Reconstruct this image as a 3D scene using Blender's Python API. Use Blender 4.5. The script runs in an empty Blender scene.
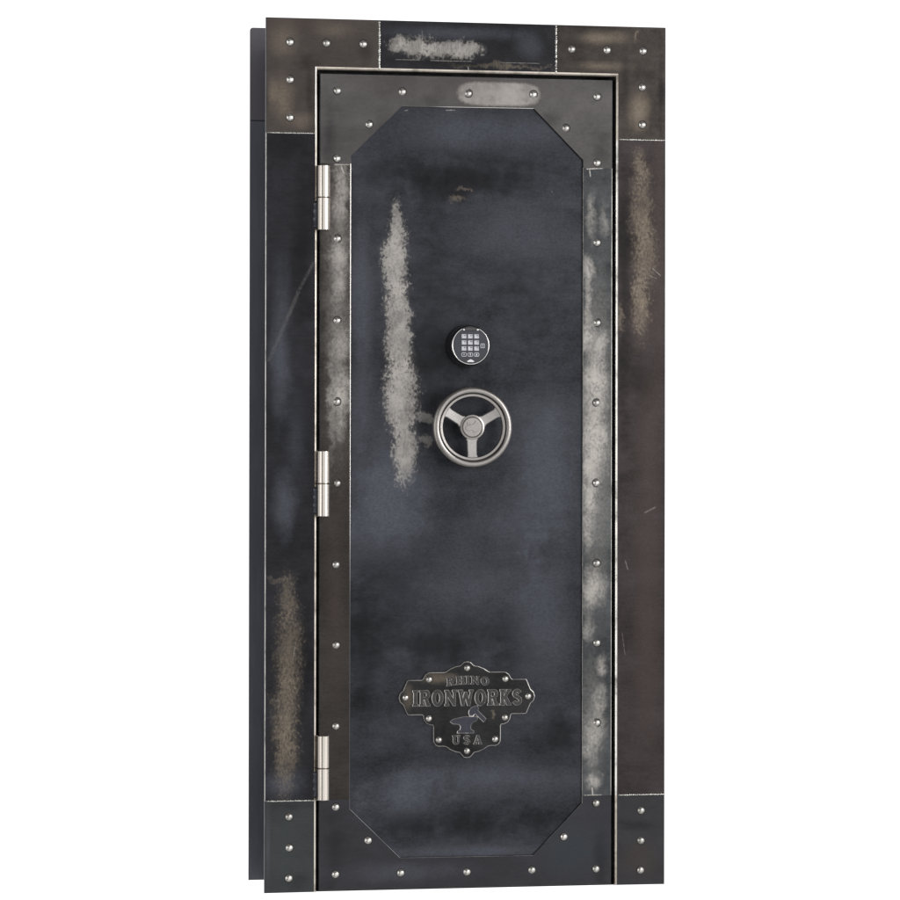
# A weathered steel vault door in its frame, free against plain white, with no floor.
# Units: metres.  X to the right, Y into the door, Z up; the frame's front face is Y = 0.
import bpy, bmesh, math, random
from mathutils import Vector, Matrix

random.seed(7)
scene = bpy.context.scene
COL = scene.collection
PI = math.pi

W, H = 1.008, 2.134          # outer size of the frame
HW = W / 2
OPX, OPZ = .3755, 2.0075     # clear opening of the frame
DX0, DX1, DZ0, DZ1 = -.3705, .3675, .0035, 2.0005   # door leaf
PANEL_Y = .006               # front of the door's panel

WEAR_SHEEN = {  # rubbed wear, plus soft 't' tints that paint reflection bands and sheen
    'panel': [
        (-0.2068, 0.9576, 0.1181, 0.1525, 0.75, 'blue', {'t': 1}),
        (0.2040, 1.0315, 0.0984, 0.1968, 0.60, 'blue', {'t': 1}),
        (-0.1554, 0.2408, 0.1476, 0.0738, 0.70, 'blue', {'t': 1}),
        (0.0583, 0.2717, 0.1968, 0.0541, 0.55, 'blue', {'t': 1}),
        (0.0049, 1.8690, 0.2706, 0.0541, 0.45, 'blue', {'t': 1}),
        (-0.2651, 1.4473, 0.0295, 0.3690, 0.45, 'blue', {'t': 1}),
        (0.1970, 0.6851, 0.0861, 0.1722, 0.45, 'blue', {'t': 1}),
        (0.0070, 0.7357, 0.2214, 0.0984, 0.30, 'blue', {'t': 1}),
        (0.0082, 0.0902, 0.2952, 0.0197, 0.50, 'blue', {'t': 1}),
        (0.1318, 1.6121, 0.1722, 0.0738, 0.30, 'blue', {'t': 1}),
        (0.0824, 0.9080, 0.1476, 0.0984, 0.35, 'blue', {'t': 1}),
        (0.0051, 1.7532, 0.3198, 0.0541, 0.80, 'black', {'t': 1}),  # dark reflection band painted across the panel
        (-0.0898, 1.3508, 0.0886, 0.2706, 0.60, 'black', {'t': 1}),
        (-0.0683, 0.6131, 0.2460, 0.0836, 0.70, 'black', {'t': 1}),
        (-0.2560, 0.5658, 0.0394, 0.2214, 0.60, 'black', {'t': 1}),
        (0.2358, 0.3753, 0.0836, 0.0640, 0.70, 'black', {'t': 1}),
        (0.0333, 0.1538, 0.2706, 0.0467, 0.85, 'black', {'t': 1}),
        (0.1575, 1.4517, 0.0984, 0.1230, 0.35, 'black', {'t': 1}),
        (-0.0955, 1.7195, 0.0738, 0.0492, 0.50, 'black', {'t': 1}),
        (-0.1814, 0.7613, 0.0984, 0.0738, 0.40, 'black', {'t': 1}),
        (-0.1781, 1.6298, 0.0172, 0.0689, 0.65, 'grey', {}),
        (-0.1804, 1.5415, 0.0320, 0.1082, 0.84, 'grey', {}),
        (-0.1726, 1.3747, 0.0320, 0.1476, 0.82, 'grey', {}),
        (-0.1648, 1.2152, 0.0394, 0.1033, 0.90, 'grey', {}),
        (-0.1570, 1.0803, 0.0295, 0.0886, 0.88, 'grey', {}),
        (-0.1095, 1.1590, 0.0344, 0.0148, 0.50, 'grey', {}),
        (-0.1044, 1.1025, 0.0221, 0.0148, 0.40, 'grey', {}),
        (-0.0075, 1.7259, 0.0271, 0.0054, 0.50, 'warm', {}),
        (-0.0251, 1.6985, 0.0221, 0.0074, 0.50, 'warm', {}),
    ],
    'left_side': [
        (-0.4682, 1.3234, 0.0295, 0.2214, 0.60, 'blue', {'t': 1}),  # painted upright sheen
        (-0.4118, 1.5435, 0.0295, 0.2952, 0.60, 'black', {'t': 1}),
        (-0.4075, 0.6161, 0.0246, 0.2214, 0.60, 'black', {'t': 1}),
        (-0.4601, 0.9578, 0.0344, 0.0984, 0.60, 'blue', {'t': 1}),
        (-0.4539, 0.2630, 0.0615, 0.0443, 0.60, 'blue', {'t': 1}),
        (-0.4307, 1.1041, 0.0344, 0.1230, 0.30, 'blue', {'t': 1}),
        (-0.4568, 1.8111, 0.0492, 0.0492, 0.40, 'black', {'t': 1}),
        (-0.4473, 0.7139, 0.0246, 0.0738, 0.55, 'warm', {}),
        (-0.4470, 0.5798, 0.0369, 0.1353, 0.60, 'warm', {}),
        (-0.4517, 0.4458, 0.0344, 0.1353, 0.70, 'warm', {}),
        (-0.4540, 0.3361, 0.0320, 0.1132, 0.60, 'warm', {}),
        (-0.4696, 0.7677, 0.0344, 0.0074, 0.40, 'warm', {}),
    ],
    'right_side': [
        (0.4600, 1.0317, 0.0394, 0.3936, 0.60, 'brown', {'t': 1}),
        (0.4607, 0.6086, 0.0394, 0.2952, 0.60, 'brown', {'t': 1}),
        (0.4899, 1.5797, 0.0197, 0.3936, 0.50, 'brown', {'t': 1}),
        (0.3975, 1.4542, 0.0221, 0.4428, 0.65, 'black', {'t': 1}),
        (0.4390, 1.2556, 0.0492, 0.0984, 0.40, 'black', {'t': 1}),
        (0.4380, 1.7831, 0.0197, 0.0443, 0.50, 'warm', {}),
        (0.4408, 1.6786, 0.0295, 0.1230, 0.55, 'warm', {}),
        (0.4513, 1.5668, 0.0344, 0.1033, 0.60, 'warm', {}),
        (0.4386, 1.4422, 0.0246, 0.0935, 0.85, 'warm', {}),
        (0.3924, 1.4094, 0.0074, 0.0394, 0.50, 'warm', {}),
    ],
    'head': [
        (-0.1764, 2.0716, 0.0271, 0.0221, 0.60, 'grey', {}),
        (-0.1288, 2.0703, 0.0492, 0.0271, 0.65, 'grey', {}),
        (-0.0635, 2.0669, 0.0590, 0.0246, 0.70, 'grey', {}),
        (-0.0056, 2.0684, 0.0418, 0.0221, 0.70, 'grey', {}),
        (0.0804, 2.0285, 0.1476, 0.0074, 0.50, 'warm', {}),
        (-0.0460, 2.1067, 0.1722, 0.0197, 0.45, 'blue', {'t': 1}),
        (0.1563, 2.0822, 0.0394, 0.0394, 0.35, 'blue', {'t': 1}),
        (-0.0710, 2.0348, 0.1722, 0.0172, 0.60, 'black', {'t': 1}),
    ],
    'left_strip': [
        (-0.3248, 1.4467, 0.0320, 0.3690, 0.35, 'grey', {'s': 1}),
        (-0.3179, 1.7403, 0.0172, 0.0492, 0.60, 'grey', {'s': 1}),
        (-0.3178, 1.6792, 0.0172, 0.0590, 0.60, 'grey', {'s': 1}),
        (-0.3200, 1.5544, 0.0221, 0.0394, 0.85, 'grey', {'s': 1}),
        (-0.3224, 1.4761, 0.0172, 0.0443, 0.70, 'grey', {'s': 1}),
        (-0.3171, 1.3367, 0.0221, 0.0443, 0.60, 'grey', {'s': 1}),
        (-0.3169, 1.2194, 0.0246, 0.0640, 1.00, 'grey', {'s': 1}),
        (-0.3217, 1.1337, 0.0172, 0.0295, 0.55, 'grey', {'s': 1}),
        (-0.3417, 1.2021, 0.0074, 0.1476, 0.40, 'grey', {'s': 1}),
        (-0.3284, 0.7132, 0.0344, 0.2706, 0.60, 'brown', {'t': 1}),
    ],
    'right_strip': [
        (0.3289, 1.1308, 0.0418, 0.3690, 0.40, 'grey', {'s': 1}),
        (0.3174, 0.4113, 0.0295, 0.1476, 0.30, 'grey', {'s': 1}),
        (0.3125, 1.6642, 0.0123, 0.0590, 0.50, 'grey', {'s': 1}),
        (0.3458, 1.6523, 0.0123, 0.0443, 0.40, 'grey', {'s': 1}),
        (0.3051, 1.5277, 0.0148, 0.0394, 0.85, 'grey', {'s': 1}),
        (0.3053, 1.4532, 0.0098, 0.0590, 0.60, 'grey', {'s': 1}),
        (0.3054, 1.3664, 0.0172, 0.0492, 0.80, 'grey', {'s': 1}),
        (0.3387, 1.3419, 0.0172, 0.0344, 0.75, 'grey', {'s': 1}),
        (0.3261, 1.2425, 0.0295, 0.0836, 0.90, 'grey', {'s': 1}),
        (0.3238, 1.1060, 0.0320, 0.0886, 1.00, 'grey', {'s': 1}),
        (0.3111, 1.0365, 0.0172, 0.0492, 0.90, 'grey', {'s': 1}),
        (0.3113, 0.9571, 0.0221, 0.0394, 0.95, 'grey', {'s': 1}),
        (0.3063, 0.8827, 0.0148, 0.0492, 0.80, 'grey', {'s': 1}),
        (0.3270, 0.7462, 0.0271, 0.0443, 0.80, 'grey', {'s': 1}),
        (0.3066, 0.7289, 0.0197, 0.0492, 0.75, 'grey', {'s': 1}),
        (0.3068, 0.6347, 0.0148, 0.0344, 0.55, 'grey', {'s': 1}),
        (0.3427, 0.5450, 0.0148, 0.0246, 0.75, 'grey', {'s': 1}),
        (0.3403, 0.4607, 0.0172, 0.0344, 0.70, 'grey', {'s': 1}),
        (0.3124, 0.3494, 0.0197, 0.0443, 0.75, 'grey', {'s': 1}),
        (0.3302, 0.3913, 0.0271, 0.0541, 0.60, 'grey', {'s': 1}),
        (0.3202, 0.2624, 0.0197, 0.0221, 0.85, 'grey', {'s': 1}),
    ],
    'top_plate': [
        (0.0780, 1.9593, 0.1058, 0.0307, 0.66, 'grey', {'b': 1}),
        (-0.0709, 1.9782, 0.2952, 0.0394, 0.30, 'brown', {'t': 1}),
        (-0.3454, 1.8498, 0.0197, 0.0984, 0.50, 'black', {'t': 1}),
        (0.3353, 1.8259, 0.0344, 0.0590, 0.45, 'black', {'t': 1}),
        (-0.2085, 1.8697, 0.0394, 0.0394, 0.35, 'black', {'t': 1}),
        (-0.0959, 1.9408, 0.0590, 0.0246, 0.30, 'black', {'t': 1}),
        (0.2075, 1.9027, 0.0344, 0.0246, 0.40, 'black', {'t': 1}),
    ],
    'bottom_plate': [
        (0.2490, 0.0902, 0.1230, 0.0886, 0.50, 'teal', {'t': 1}),
        (-0.1676, 0.0447, 0.1968, 0.0295, 0.40, 'blue', {'t': 1}),
        (-0.3297, 0.1020, 0.0295, 0.0984, 0.40, 'black', {'t': 1}),
        (0.3385, 0.0636, 0.0197, 0.0738, 0.40, 'black', {'t': 1}),
    ],
    'corner_tl': [
        (-0.4622, 2.0792, 0.0394, 0.0492, 0.40, 'warm', {'t': 1}),
        (-0.3335, 2.1068, 0.0541, 0.0246, 0.30, 'warm', {'t': 1}),
        (-0.4644, 1.9328, 0.0344, 0.0640, 0.55, 'warm', {'t': 1}),
        (-0.4198, 1.8850, 0.0344, 0.0246, 0.45, 'warm', {'t': 1}),
        (-0.4891, 1.9518, 0.0148, 0.0492, 0.40, 'warm', {'t': 1}),
        (-0.4450, 2.1186, 0.0984, 0.0197, 0.50, 'brown', {'t': 1}),
        (-0.4077, 2.0268, 0.0344, 0.0246, 0.60, 'black', {'t': 1}),
        (-0.2562, 2.0475, 0.0246, 0.0492, 0.50, 'black', {'t': 1}),
        (-0.3952, 1.9587, 0.0123, 0.0738, 0.50, 'black', {'t': 1}),
    ],
    'corner_tr': [
        (0.3348, 2.1040, 0.0738, 0.0197, 0.60, 'warm', {'t': 1}),
        (0.4377, 1.9224, 0.0344, 0.0541, 0.60, 'warm', {'t': 1}),
        (0.3349, 2.0344, 0.0689, 0.0148, 0.50, 'warm', {'t': 1}),
        (0.4297, 2.1113, 0.0062, 0.0221, 0.60, 'warm', {}),
        (0.4582, 2.0075, 0.0295, 0.0344, 0.45, 'black', {'t': 1}),
        (0.4917, 1.9783, 0.0098, 0.1476, 0.60, 'black', {'t': 1}),
        (0.2709, 2.0850, 0.0295, 0.0295, 0.40, 'black', {'t': 1}),
        (0.3991, 2.0011, 0.0123, 0.0738, 0.50, 'black', {'t': 1}),
    ],
    'corner_bl': [
        (-0.4536, 0.1046, 0.0295, 0.1107, 0.25, 'teal', {'t': 1}),
        (-0.4414, 0.2116, 0.0590, 0.0123, 0.40, 'black', {'t': 1}),
        (-0.4163, 0.0306, 0.0344, 0.0295, 0.40, 'black', {'t': 1}),
        (-0.4955, 0.1054, 0.0074, 0.0984, 0.40, 'blue', {'t': 1}),
    ],
    'corner_br': [
        (0.4411, 0.0614, 0.0541, 0.0541, 0.50, 'brown', {'t': 1}),
        (0.4410, 0.1460, 0.0590, 0.0148, 0.45, 'black', {'t': 1}),
    ],
    'rear': [
        (-0.5260, 1.9218, 0.0246, 0.0062, 0.30, 'grey', {}),
        (-0.5241, 0.9092, 0.0221, 0.1476, 0.30, 'blue', {'t': 1}),
    ],
    'badge': [
        (-0.0682, 0.5197, 0.0541, 0.0148, 0.45, 'warm', {'t': 1}),
        (-0.1484, 0.4739, 0.0148, 0.0344, 0.35, 'warm', {'t': 1}),
        (0.0631, 0.4332, 0.0079, 0.0064, 0.70, 'warm', {}),
    ],
}
SCRATCH = {
    'left_side': [
        (-0.3845, 1.5389, -0.4215, 1.4701, 0.0059, 0.09),
        (-0.4215, 1.4701, -0.4535, 1.3918, 0.0069, 0.10),
        (-0.4535, 1.3918, -0.4977, 1.2939, 0.0069, 0.07),
        (-0.4273, 0.6162, -0.4347, 0.5675, 0.0010, 0.30),
    ],
    'right_side': [
        (0.4499, 0.9247, 0.4807, 0.9396, 0.0034, 0.20),
        (0.4012, 0.8079, 0.4090, 0.7830, 0.0015, 0.40),
        (0.4693, 1.5346, 0.4926, 1.5150, 0.0012, 0.50),
        (0.4591, 1.5171, 0.4823, 1.5074, 0.0012, 0.40),
        (0.3939, 0.6290, 0.4017, 0.5718, 0.0012, 0.30),
    ],
    'rear': [
        (-0.5479, 0.4640, -0.5109, 0.4624, 0.0015, 0.40),
    ],
    'left_strip': [
        (-0.3353, 1.7777, -0.2956, 1.7784, 0.0017, 1.00),
        (-0.3180, 1.7770, -0.3105, 1.7551, 0.0022, 1.00),
    ],
    'right_strip': [
        (0.2996, 1.7781, 0.3456, 1.7809, 0.0022, 1.00),
        (0.3085, 1.7808, 0.3111, 1.7585, 0.0022, 1.00),
        (0.2947, 0.2244, 0.3433, 0.2248, 0.0022, 1.00),
        (0.3177, 0.2451, 0.3203, 0.2227, 0.0027, 1.00),
    ],
    'head': [
        (-0.0005, 2.0266, 0.0008, 2.0143, 0.0020, 1.00),
        (-0.1838, 2.0382, -0.1212, 2.0385, 0.0010, 0.50),
        (-0.0961, 2.0379, 0.0096, 2.0379, 0.0010, 0.60),
        (0.0803, 2.0371, 0.1818, 2.0370, 0.0010, 0.50),
        (-0.1163, 2.1123, -0.1150, 2.0583, 0.0010, 0.40),
    ],
    'panel': [
        (-0.1611, 1.9136, -0.1485, 1.9151, 0.0020, 0.50),
        (-0.0557, 1.9170, -0.0305, 1.9176, 0.0022, 0.50),
        (0.2129, 1.7246, 0.2155, 1.7172, 0.0012, 0.30),
    ],
}

# ------------------------------------------------------------------ node helpers
class G:
    """A small wrapper that grows a shader graph."""
    def __init__(self, name):
        self.m = bpy.data.materials.new(name)
        self.m.use_nodes = True
        self.t = self.m.node_tree
        self.t.nodes.clear()
        self.out = self.n('ShaderNodeOutputMaterial')
        self.obj = self.n('ShaderNodeTexCoord').outputs['Object']

    def n(self, kind):
        return self.t.nodes.new(kind)

    def put(self, sock, v):
        if hasattr(v, 'links') or hasattr(v, 'is_output'):
            self.t.links.new(v, sock)
        else:
            sock.default_value = v

    def math(self, op, a, b=0.0, c=0.0, clamp=False):
        n = self.n('ShaderNodeMath'); n.operation = op; n.use_clamp = clamp
        for s, v in zip(n.inputs, (a, b, c)):
            self.put(s, v)
        return n.outputs[0]

    def vec(self, op, a, b=(0, 0, 0), out=0):
        n = self.n('ShaderNodeVectorMath'); n.operation = op
        self.put(n.inputs[0], a)
        if len(n.inputs) > 1:
            self.put(n.inputs[1], b)
        return n.outputs[out]

    def noise(self, scale, stretch=(1, 1, 1), detail=4, rough=.6, off=(0, 0, 0), distort=0.0):
        v = self.vec('MULTIPLY', self.vec('ADD', self.obj, off), stretch)
        n = self.n('ShaderNodeTexNoise')
        n.inputs['Scale'].default_value = scale
        n.inputs['Detail'].default_value = detail
        n.inputs['Roughness'].default_value = rough
        n.inputs['Distortion'].default_value = distort
        self.t.links.new(v, n.inputs['Vector'])
        return n.outputs['Fac']

    def remap(self, v, a, b, c=0.0, d=1.0, smooth=True):
        n = self.n('ShaderNodeMapRange')
        n.interpolation_type = 'SMOOTHSTEP' if smooth else 'LINEAR'
        self.put(n.inputs['Value'], v)
        for k, x in zip(('From Min', 'From Max', 'To Min', 'To Max'), (a, b, c, d)):
            n.inputs[k].default_value = x
        return n.outputs['Result']

    def mix(self, f, a, b):
        n = self.n('ShaderNodeMix'); n.data_type = 'RGBA'
        self.put(n.inputs['Factor'], f)
        for s, v in ((n.inputs[6], a), (n.inputs[7], b)):
            if isinstance(v, tuple):
                v = (*v, 1) if len(v) == 3 else v
            self.put(s, v)
        return n.outputs[2]

    def principled(self, color, rough=.4, metallic=1.0, normal=None, coat=0.0, coat_rough=.1, spec=.5):
        p = self.n('ShaderNodeBsdfPrincipled')
        if isinstance(color, tuple):
            color = (*color, 1)
        self.put(p.inputs['Base Color'], color)
        self.put(p.inputs['Roughness'], rough)
        p.inputs['Metallic'].default_value = metallic
        p.inputs['Coat Weight'].default_value = coat
        p.inputs['Coat Roughness'].default_value = coat_rough
        p.inputs['Specular IOR Level'].default_value = spec
        if normal is not None:
            self.put(p.inputs['Normal'], normal)
        self.t.links.new(p.outputs[0], self.out.inputs[0])
        return p

    def bump(self, h, strength, dist):
        b = self.n('ShaderNodeBump')
        b.inputs['Strength'].default_value = strength
        b.inputs['Distance'].default_value = dist
        self.put(b.inputs['Height'], h)
        return b.outputs[0]


def srgb(r, g, b):
    f = lambda c: c / 12.92 if c <= .04045 else ((c + .055) / 1.055) ** 2.4
    return tuple(f(c / 255) for c in (r, g, b))


# tones of the steel's finish, also used to paint reflection bands and sheen
FIN = {
    'grey': srgb(180, 175, 169), 'warm': srgb(136, 124, 109),
    'blue': srgb(91, 94, 104), 'black': srgb(18, 18, 20), 'brown': srgb(74, 64, 61), 'teal': srgb(56, 65, 69),
}


def seg_mask(g, x1, z1, x2, z2, w):
    """Distance to a scratch's line, as a mask."""
    d = Vector((x2 - x1, 0, z2 - z1)); L = d.length; d /= L
    nrm = Vector((-d.z, 0, d.x))
    p = g.vec('SUBTRACT', g.obj, (x1, 0, z1))
    along = g.vec('DOT_PRODUCT', p, tuple(d), out=1)
    across = g.math('ABSOLUTE', g.vec('DOT_PRODUCT', p, tuple(nrm), out=1))
    m = g.remap(across, w * .35, w * .9, 1, 0)
    inside = g.math('MULTIPLY', g.remap(along, -.001, .004), g.remap(along, L - .004, L + .001, 1, 0))
    return g.math('MULTIPLY', m, inside)


def patina_sheen(name, base, wear_sheen=None, rough=.36, contrast=.45, band=.35, seed=0.0, brush=None, fine=.36, cloudy=1.0, mot=.5, wv=.2):
    """Blackened, waxed steel: cloudy finish, painted reflection bands and sheen, and the places rubbed back to bright metal."""
    g = G(name)
    o = (seed * 3.1, seed * 1.7, seed * 2.3)
    def nz(scale, stretch=(1, 1, 1), detail=4, r_=.6, k=0.0, distort=0.0):   # centred on 0, about -.5 to .5
        f = g.noise(scale, stretch, detail, r_, (o[0] + k, o[1], o[2] - k), distort)
        return g.math('MULTIPLY_ADD', f, 2.4, -1.2)
    cloud = nz(3.4, (1, 1, 1.7), 6, .6, 0, .5)
    bands = nz(2.4, (.3, 1, 2.6), 3, .5, 5)  # broad level stripes painted in for soft reflections
    mott = nz(15, (1, 1, 1.3), 6, .66, 2)
    grain = nz(130, (1, 1, 1.6), 4, .75, 3)
    weave = nz(60, (.35, 1, 2.2), 3, .7, 7)
    v = g.math('MULTIPLY_ADD', cloud, .55 * cloudy, .5)
    v = g.math('MULTIPLY_ADD', bands, band, v)
    v = g.math('MULTIPLY_ADD', mott, mot, v)
    v = g.math('MULTIPLY_ADD', weave, wv, v)
    v = g.math('MULTIPLY_ADD', grain, fine, v, clamp=True)
    base = tuple(base)
    dark = tuple(c * (1 - contrast) for c in base)
    lite = tuple(c * (1 + contrast * 1.3) for c in base)
    col = g.mix(v, dark, lite)
    rgh = g.math('MULTIPLY_ADD', mott, .07, rough)
    hair = nz(210, (1, 1, .6), 4, .75, 2, .6)
    if brush == 'z':
        hair = nz(120, (2.2, 1, .28), 5, .75, 2, .4)
    speck = nz(150, (1, 1, .8), 2, .6, 6, .2)
    wob = nz(30, (1.0, 1, .8), 6, .7, 4, .3)
    wide = nz(9, (1, 1, .6), 4, .6, 9)
    # a wandering lookup, so that no worn place has a drawn outline
    vecn = g.n('ShaderNodeTexNoise'); vecn.inputs['Scale'].default_value = 26
    vecn.inputs['Detail'].default_value = 5; vecn.inputs['Roughness'].default_value = .65
    g.put(vecn.inputs['Vector'], g.vec('ADD', g.obj, o))
    warp = g.vec('MULTIPLY', g.vec('SUBTRACT', vecn.outputs['Color'], (.5, .5, .5)), (.05, 0, .07))
    wpos = g.vec('ADD', g.obj, warp)
    burn_total = None
    for (cx, cz, rx, rz, s, cname, opt) in (wear_sheen or []):
        box = opt.get('b')
        pos = g.obj if (box or opt.get('t')) else wpos
        d = g.vec('MULTIPLY', g.vec('SUBTRACT', pos, (cx, 0, cz)), (1 / rx, 0, 1 / rz))
        if box:
            n = g.n('ShaderNodeSeparateXYZ'); g.put(n.inputs[0], d)
            r = g.math('POWER', g.math('ADD', g.math('POWER', g.math('ABSOLUTE', n.outputs[0]), 5),
                                       g.math('POWER', g.math('ABSOLUTE', n.outputs[2]), 3)), .25)
        else:
            r = g.vec('LENGTH', d, out=1)
        c = FIN[cname]
        if opt.get('t'):                                  # soft tint: finish tone, painted sheen and reflection bands
            r = g.math('MULTIPLY_ADD', wide, .55, r)
            r = g.math('MULTIPLY_ADD', mott, .7, r)
            m = g.math('MULTIPLY', g.remap(r, .0, 1.3, 1, 0), s)
            m = g.math('MULTIPLY', m, g.math('MULTIPLY_ADD', grain, .5, .85), clamp=True)
        else:                                             # rubbed back to bright metal
            soft = opt.get('s')
            if box:
                r = g.math('MULTIPLY_ADD', wob, .10, r)
                m = g.remap(g.math('MULTIPLY_ADD', hair, .10, r), .84, 1.04, 1, 0)
                body = g.remap(g.math('MULTIPLY_ADD', mott, 1.0, g.math('MULTIPLY', wob, .8)), -.9, .5, .35, 1.0)
            elif soft:
                m = g.remap(g.math('MULTIPLY_ADD', hair, .25, g.math('MULTIPLY_ADD', wob, .5, r)), .1, 1.5, 1, 0)
                body = g.remap(g.math('MULTIPLY_ADD', wob, 1.0, g.math('MULTIPLY', speck, .6)), -.7, .5, .22, 1.0)
            else:
                if cname == 'warm':                       # a light, sandy rub
                    q = g.math('MULTIPLY_ADD', speck, 1.0, g.math('MULTIPLY_ADD', wob, .35, r))
                    m = g.math('MULTIPLY_ADD', g.remap(q, .35, 1.1, 1, 0), .62, g.math('MULTIPLY', g.remap(r, .2, 1.4, 1, 0), .38))
                    body = g.remap(g.math('MULTIPLY_ADD', wob, .8, g.math('MULTIPLY', hair, 1.0)), -.7, .75, .2, 1.0)
                else:
                    q = g.math('MULTIPLY_ADD', speck, .75, g.math('MULTIPLY_ADD', wob, .25, r))
                    m = g.math('MULTIPLY_ADD', g.remap(q, .68, 1.10, 1, 0), .60, g.math('MULTIPLY', g.remap(r, .25, 1.35, 1, 0), .40))
                    body = g.remap(g.math('MULTIPLY_ADD', mott, .7, g.math('MULTIPLY_ADD', wob, .9, g.math('MULTIPLY', hair, .8))), -1.0, .75, .30, 1.0)
                    body = g.math('MULTIPLY', body, g.remap(speck, .2, .55, 1, .6))
            m = g.math('MULTIPLY', g.math('MULTIPLY', m, body), s)
            burn_total = m if burn_total is None else g.math('MAXIMUM', burn_total, m)
        col = g.mix(m, col, tuple(x / ENV for x in c))
    for (x1, z1, x2, z2, w, s) in SCRATCH.get(name, []):
        m = g.math('MULTIPLY', seg_mask(g, x1, z1, x2, z2, w), g.math('MULTIPLY', g.remap(hair, -.5, .2), s))
        col = g.mix(m, col, tuple(x / ENV for x in FIN['grey']))
    if burn_total is not None:
        rgh = g.math('MULTIPLY_ADD', burn_total, .10, rgh)
    h = g.math('MULTIPLY_ADD', cloud, 1.2, g.math('MULTIPLY', mott, .5))
    h = g.math('MULTIPLY_ADD', grain, .05, h)
    g.principled(col, rgh, .7, g.bump(h, .5, .0010), spec=.3)
    return g.m


ENV = 1.0      # the light the plain faces see in front of them

M = {}
for key, base, kw in (
    ('panel', srgb(49, 50, 55), dict(rough=.33, contrast=.56, band=.5, seed=1, mot=.5, cloudy=.8, fine=.44, wv=.14)),
    ('left_side', srgb(38, 38, 42), dict(rough=.34, contrast=.5, seed=2, mot=.55)),
    ('right_side', srgb(55, 49, 49), dict(rough=.34, contrast=.45, seed=3)),
    ('head', srgb(37, 37, 40), dict(rough=.34, contrast=.5, seed=4, brush='z', mot=.6)),
    ('left_strip', srgb(52, 48, 46), dict(rough=.36, contrast=.5, seed=5)),
    ('right_strip', srgb(60, 62, 64), dict(rough=.36, contrast=.5, seed=6, mot=.7)),
    ('top_plate', srgb(81, 78, 78), dict(rough=.35, contrast=.26, seed=7)),
    ('bottom_plate', srgb(53, 52, 56), dict(rough=.35, contrast=.22, seed=8)),
    ('corner_tl', srgb(69, 63, 60), dict(rough=.36, contrast=.32, seed=9)),
    ('corner_tr', srgb(57, 52, 49), dict(rough=.36, contrast=.5, seed=10, mot=.7)),
    ('corner_bl', srgb(58, 60, 61), dict(rough=.35, contrast=.24, seed=11)),
    ('corner_br', srgb(54, 53, 55), dict(rough=.35, contrast=.22, seed=12)),
    ('badge', srgb(40, 40, 41), dict(rough=.46, contrast=.5, seed=14, mot=.8)),
):
    b = tuple(c * 1.0 / ENV for c in base)
    M[key] = patina_sheen(key, b, WEAR_SHEEN.get(key), **kw)


def edge_mat(name, bright, dull, lo, hi, zr=None, xr=None, rough=.3):
    """Steel edge rubbed bright in places; zr/xr bound the stretch that is worn."""
    g = G(name)
    a = g.noise(14, (1, 1, 1), 5, .7)
    m = g.remap(a, lo, hi)
    sep = g.n('ShaderNodeSeparateXYZ'); g.put(sep.inputs[0], g.obj)
    for rng, k in ((zr, 2), (xr, 0)):
        if rng:
            w = g.math('MULTIPLY', g.remap(sep.outputs[k], rng[0] - rng[2], rng[0] + rng[2]), g.remap(sep.outputs[k], rng[1] - rng[2], rng[1] + rng[2], 1, 0))
            m = g.math('MULTIPLY', m, w)
    g.principled(g.mix(m, dull, bright), rough)
    return g.m


def plain(name, color, rough, metallic=1.0, bump=0.0, scale=120, var=.12, coat=0.0, spec=.5, stretch=(1, 1, 1)):
    g = G(name)
    a = g.noise(scale, stretch, 4, .6)
    b = g.noise(scale * .15, stretch, 3, .6)
    v = g.math('MULTIPLY_ADD', a, .6, g.math('MULTIPLY', b, .4))
    col = g.mix(g.remap(v, .3, .7), tuple(c * (1 - var) for c in color), tuple(min(1, c * (1 + var)) for c in color))
    r = g.math('MULTIPLY_ADD', b, .12, rough - .06)
    g.principled(col, r, metallic, g.bump(a, bump, .0006) if bump else None, coat=coat, spec=spec)
    return g.m


def painted(name, base, rough):
    g = G(name)
    a = g.noise(5, (1, 1, .5), 5, .6); b_ = g.noise(60, (1, 1, .15), 4, .6)
    v = g.math('MULTIPLY_ADD', a, .7, g.math('MULTIPLY', b_, .3))
    col = g.mix(g.remap(v, .3, .7), tuple(c * .8 for c in base), tuple(c * 1.2 for c in base))
    sz = g.n('ShaderNodeSeparateXYZ'); g.put(sz.inputs[0], g.obj)
    col = g.mix(g.math('MULTIPLY', g.remap(sz.outputs[2], 1.905, 1.909), .8), col, (.17, .155, .175))
    col = g.mix(g.remap(g.math('ABSOLUTE', g.math('SUBTRACT', sz.outputs[2], 1.9035)), .0008, .0022, .9, 0), col, (.02, .02, .022))
    for (cx, cz, rx, rz, s_, cn, o_) in WEAR_SHEEN['rear'][:1]:
        r = g.vec('LENGTH', g.vec('MULTIPLY', g.vec('SUBTRACT', g.obj, (cx, 0, cz)), (1 / rx, 0, 1 / rz)), out=1)
        col = g.mix(g.math('MULTIPLY', g.remap(g.math('MULTIPLY_ADD', b_, .8, r), .9, 1.5, 1, 0), .4), col, (.3, .3, .3))
    for (x1, z1, x2, z2, w_, s_) in SCRATCH['rear']:
        col = g.mix(g.math('MULTIPLY', seg_mask(g, x1, z1, x2, z2, w_), s_), col, (.35, .35, .36))
    g.principled(col, rough, 0.0, spec=.3)
    return g.m

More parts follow.
